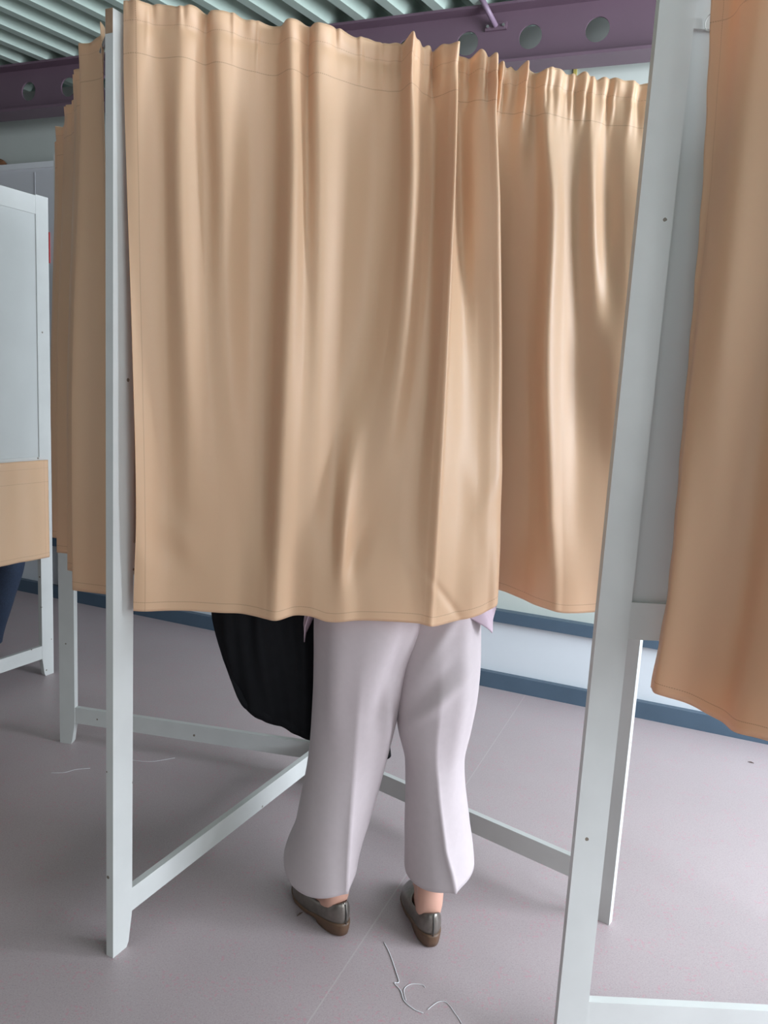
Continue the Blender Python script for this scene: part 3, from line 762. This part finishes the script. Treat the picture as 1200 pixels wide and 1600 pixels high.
# --- person in jeans behind the far left booth
J2 = dict(pelvis=(-2.06, 3.62, .92), waist=(-2.07, 3.61, 1.08), chest=(-2.08, 3.60, 1.30), neckbase=(-2.08, 3.60, 1.47), neck=(-2.08, 3.60, 1.52),
          head=(-2.08, 3.58, 1.64), look=(-.2, -1, -.2), hipl=(-1.96, 3.62, .86), kneel=(-1.875, 3.60, .48), anklel=(-1.93, 3.63, .10),
          hipr=(-2.15, 3.62, .86), kneer=(-2.17, 3.60, .48), ankler=(-2.20, 3.62, .10),
          shoulderl=(-1.90, 3.60, 1.40), elbowl=(-1.86, 3.60, 1.14), wristl=(-1.94, 3.42, 1.06),
          shoulderr=(-2.26, 3.60, 1.40), elbowr=(-2.30, 3.60, 1.14), wristr=(-2.20, 3.42, 1.06))
f2 = Vector((-.2, -1, 0)).normalized()
p2 = human('person in dark blue jeans, one trouser leg in view below the far left booth curtain', J2, {'l': f2, 'r': f2}, HAIR, 1.05)
bm = bmesh.new()
trouser_leg(bm, [(1.02, -2.00, 3.62, .11, .12, 0), (.86, -1.975, 3.62, .125, .12, 0), (.62, -1.835, 3.61, .115, .10, 0), (.48, -1.80, 3.61, .105, .095, 0), (.28, -1.845, 3.62, .09, .085, 0), (.055, -1.905, 3.63, .08, .085, 0)], f2, lambda th: 0)
trouser_leg(bm, [(1.02, -2.12, 3.62, .11, .12, 0), (.86, -2.15, 3.62, .105, .11, 0), (.5, -2.17, 3.61, .085, .085, 0), (.055, -2.20, 3.63, .08, .085, 0)], f2, lambda th: 0)
obj('jeans', bm, JEANS, p2, True)
bm = bmesh.new(); rings = []
for (z, cx, cy, rx, ry) in ((.88, -2.06, 3.62, .20, .14), (.95, -2.06, 3.62, .195, .14), (1.1, -2.07, 3.61, .175, .13), (1.3, -2.08, 3.60, .20, .13), (1.42, -2.08, 3.60, .17, .11), (1.48, -2.08, 3.60, .07, .065)):
    rings.append([Vector((cx+rx*math.cos(2*math.pi*k/40), cy+ry*math.sin(2*math.pi*k/40), z)) for k in range(40)])
loft(bm, rings, True, True)
for k in ('l', 'r'): garment_arm(bm, J2['shoulder'+k], J2['elbow'+k], J2['wrist'+k], .07, .052, .04)
obj('jacket', bm, NAVY, p2, True)
shoe(p2, Vector((-1.92, 3.675, 0)), math.atan2(-1, -.2)); shoe(p2, Vector((-2.19, 3.67, 0)), math.atan2(-1, -.2))

# ------------------------------------------------------------------ white partition against the back wall, left
PW = mat('white_partition', (.60, .60, .62), .5, noise=.02, nscale=3)
uL, uR = -3.6, -1.9
part = empty('partition', room((uL+uR)/2, -.05), 'tall white partition board with a capped top standing against the back wall at the left', 'partition')
bm = bmesh.new(); box(bm, room(uL, -.050, .40), U*(uR-uL), V*.046, Vector((0, 0, 2.10))); bevel(bm, .002); obj('board', bm, PW, part)
bm = bmesh.new(); box(bm, room(uL, -.062, 2.50), U*(uR-uL+.01), V*.06, Vector((0, 0, .03))); bevel(bm, .003); obj('top_cap', bm, mat('white_cap', (.72, .73, .74), .4), part)
bm = bmesh.new()
for uu in (-3.25, -2.62, -2.25): box(bm, room(uu, -.052, .42), U*.006, V*.01, Vector((0, 0, 2.06)))
obj('joint_strip', bm, mat('joint_grey', (.40, .40, .42), .6), part)
for uu in (uL+.1, uR-.16):
    bm = bmesh.new(); box(bm, room(uu, -.050, 0), U*.06, V*.04, Vector((0, 0, .40))); obj('leg', bm, PW, part)

# small red notice
rp = room(0, 0); c = Vector((-2.02, 4.60, 2.07))
uu = (c-O).dot(U)
bm = bmesh.new(); box(bm, room(uu-.10, -.056, 1.98), U*.125, V*.004, Vector((0, 0, .17))); bevel(bm, .0008, 1)
tag(obj('notice', bm, mat('red_notice', (.62, .06, .06), .5)), 'small red notice on the white partition beside the far left booth', 'notice')
# brown object lying on top of the partition
bm = bmesh.new(); cb = room((Vector((-2.36, 4.8, 0))-O).dot(U)-.02, -.03, 2.53)
loft(bm, [[cb+U*(.085*math.sqrt(max(0, 1-(k/8)**2))*math.cos(a))+V*(.028*math.sqrt(max(0, 1-(k/8)**2))*math.sin(a))+Vector((0, 0, .05*k/8)) for a in [2*math.pi*i/28 for i in range(28)]] for k in range(0, 8)])
tag(obj('basket', bm, mat('brown_wicker', (.16, .07, .03), .7, noise=.3, nscale=90, bump=.6), smooth=True), 'small rounded brown basket lying on top of the white partition', 'basket')
# little yellow tape hook on the back wall
bm = bmesh.new(); ch = room((Vector((.70, 3.53, 0))-O).dot(U), -.006, 2.69); box(bm, ch-U*.008, U*.014, V*.006, Vector((0, 0, .055))); box(bm, ch-U*.012-V*.006, U*.020, V*.010, Vector((0, 0, .014))); bevel(bm, .001)
tag(obj('wall_hook', bm, mat('yellow_plastic', (.62, .50, .14), .5)), 'tiny yellow hook on the pale wall just above the curtain top', 'hook')

# ------------------------------------------------------------------ loose threads and crumbs on the floor
THR = mat('white_thread', (.72, .72, .74), .6)
def thread(pts, label, r=.0007):
    P = [Vector((x, y, .0012)) for x, y in pts]; out = []
    for i in range(len(P)-1):
        for k in range(8):
            out.append(cr(P[max(i-1, 0)], P[i], P[i+1], P[min(i+2, len(P)-1)], k/8))
    out.append(P[-1]); bm = bmesh.new(); tube(bm, out, r, 5)
    tag(obj('thread', bm, THR, smooth=True), label, 'thread', 'loose threads on the floor')
thread([(.060, 1.775), (.075, 1.735), (.090, 1.675), (.096, 1.645), (.086, 1.640), (.100, 1.618), (.108, 1.588), (.130, 1.565), (.150, 1.556)], 'longest white thread curling on the floor in front of the right shoe', .0010)
thread([(.112, 1.590), (.108, 1.622), (.125, 1.640), (.150, 1.640), (.158, 1.632)], 'short curved thread beside the longest one in front of the shoes', .0007)
thread([(.160, 1.566), (.185, 1.590), (.205, 1.590), (.222, 1.560), (.235, 1.530), (.238, 1.50)], 'looped thread at the bottom edge, to the right of the longest one')
thread([(-1.102, 2.523), (-1.06, 2.53), (-1.03, 2.555), (-.985, 2.57)], 'thin thread on the floor left of the front post')
thread([(-.865, 2.645), (-.80, 2.64), (-.76, 2.655), (-.715, 2.68)], 'thin thread on the floor just behind the front post, inside the booth')
def crumb(x, y, ln, ang, label):
    bm = bmesh.new(); dv = Vector((math.cos(ang), math.sin(ang), 0))
    tube(bm, [Vector((x, y, .0022))-dv*ln/2, Vector((x, y, .0035)), Vector((x, y, .0022))+dv*ln/2], [.0008, .0022, .0008], 6)
    tag(obj('crumb', bm, mat('dark_dirt', (.10, .06, .045), .9)), label, 'dirt', 'specks of dirt on the floor')
crumb(-.163, 1.862, .020, .9, 'small dark speck of dirt on the floor left of the left shoe')
crumb(1.50, 2.90, .022, -.5, 'dark speck of dirt on the floor at the right edge below the near curtain')
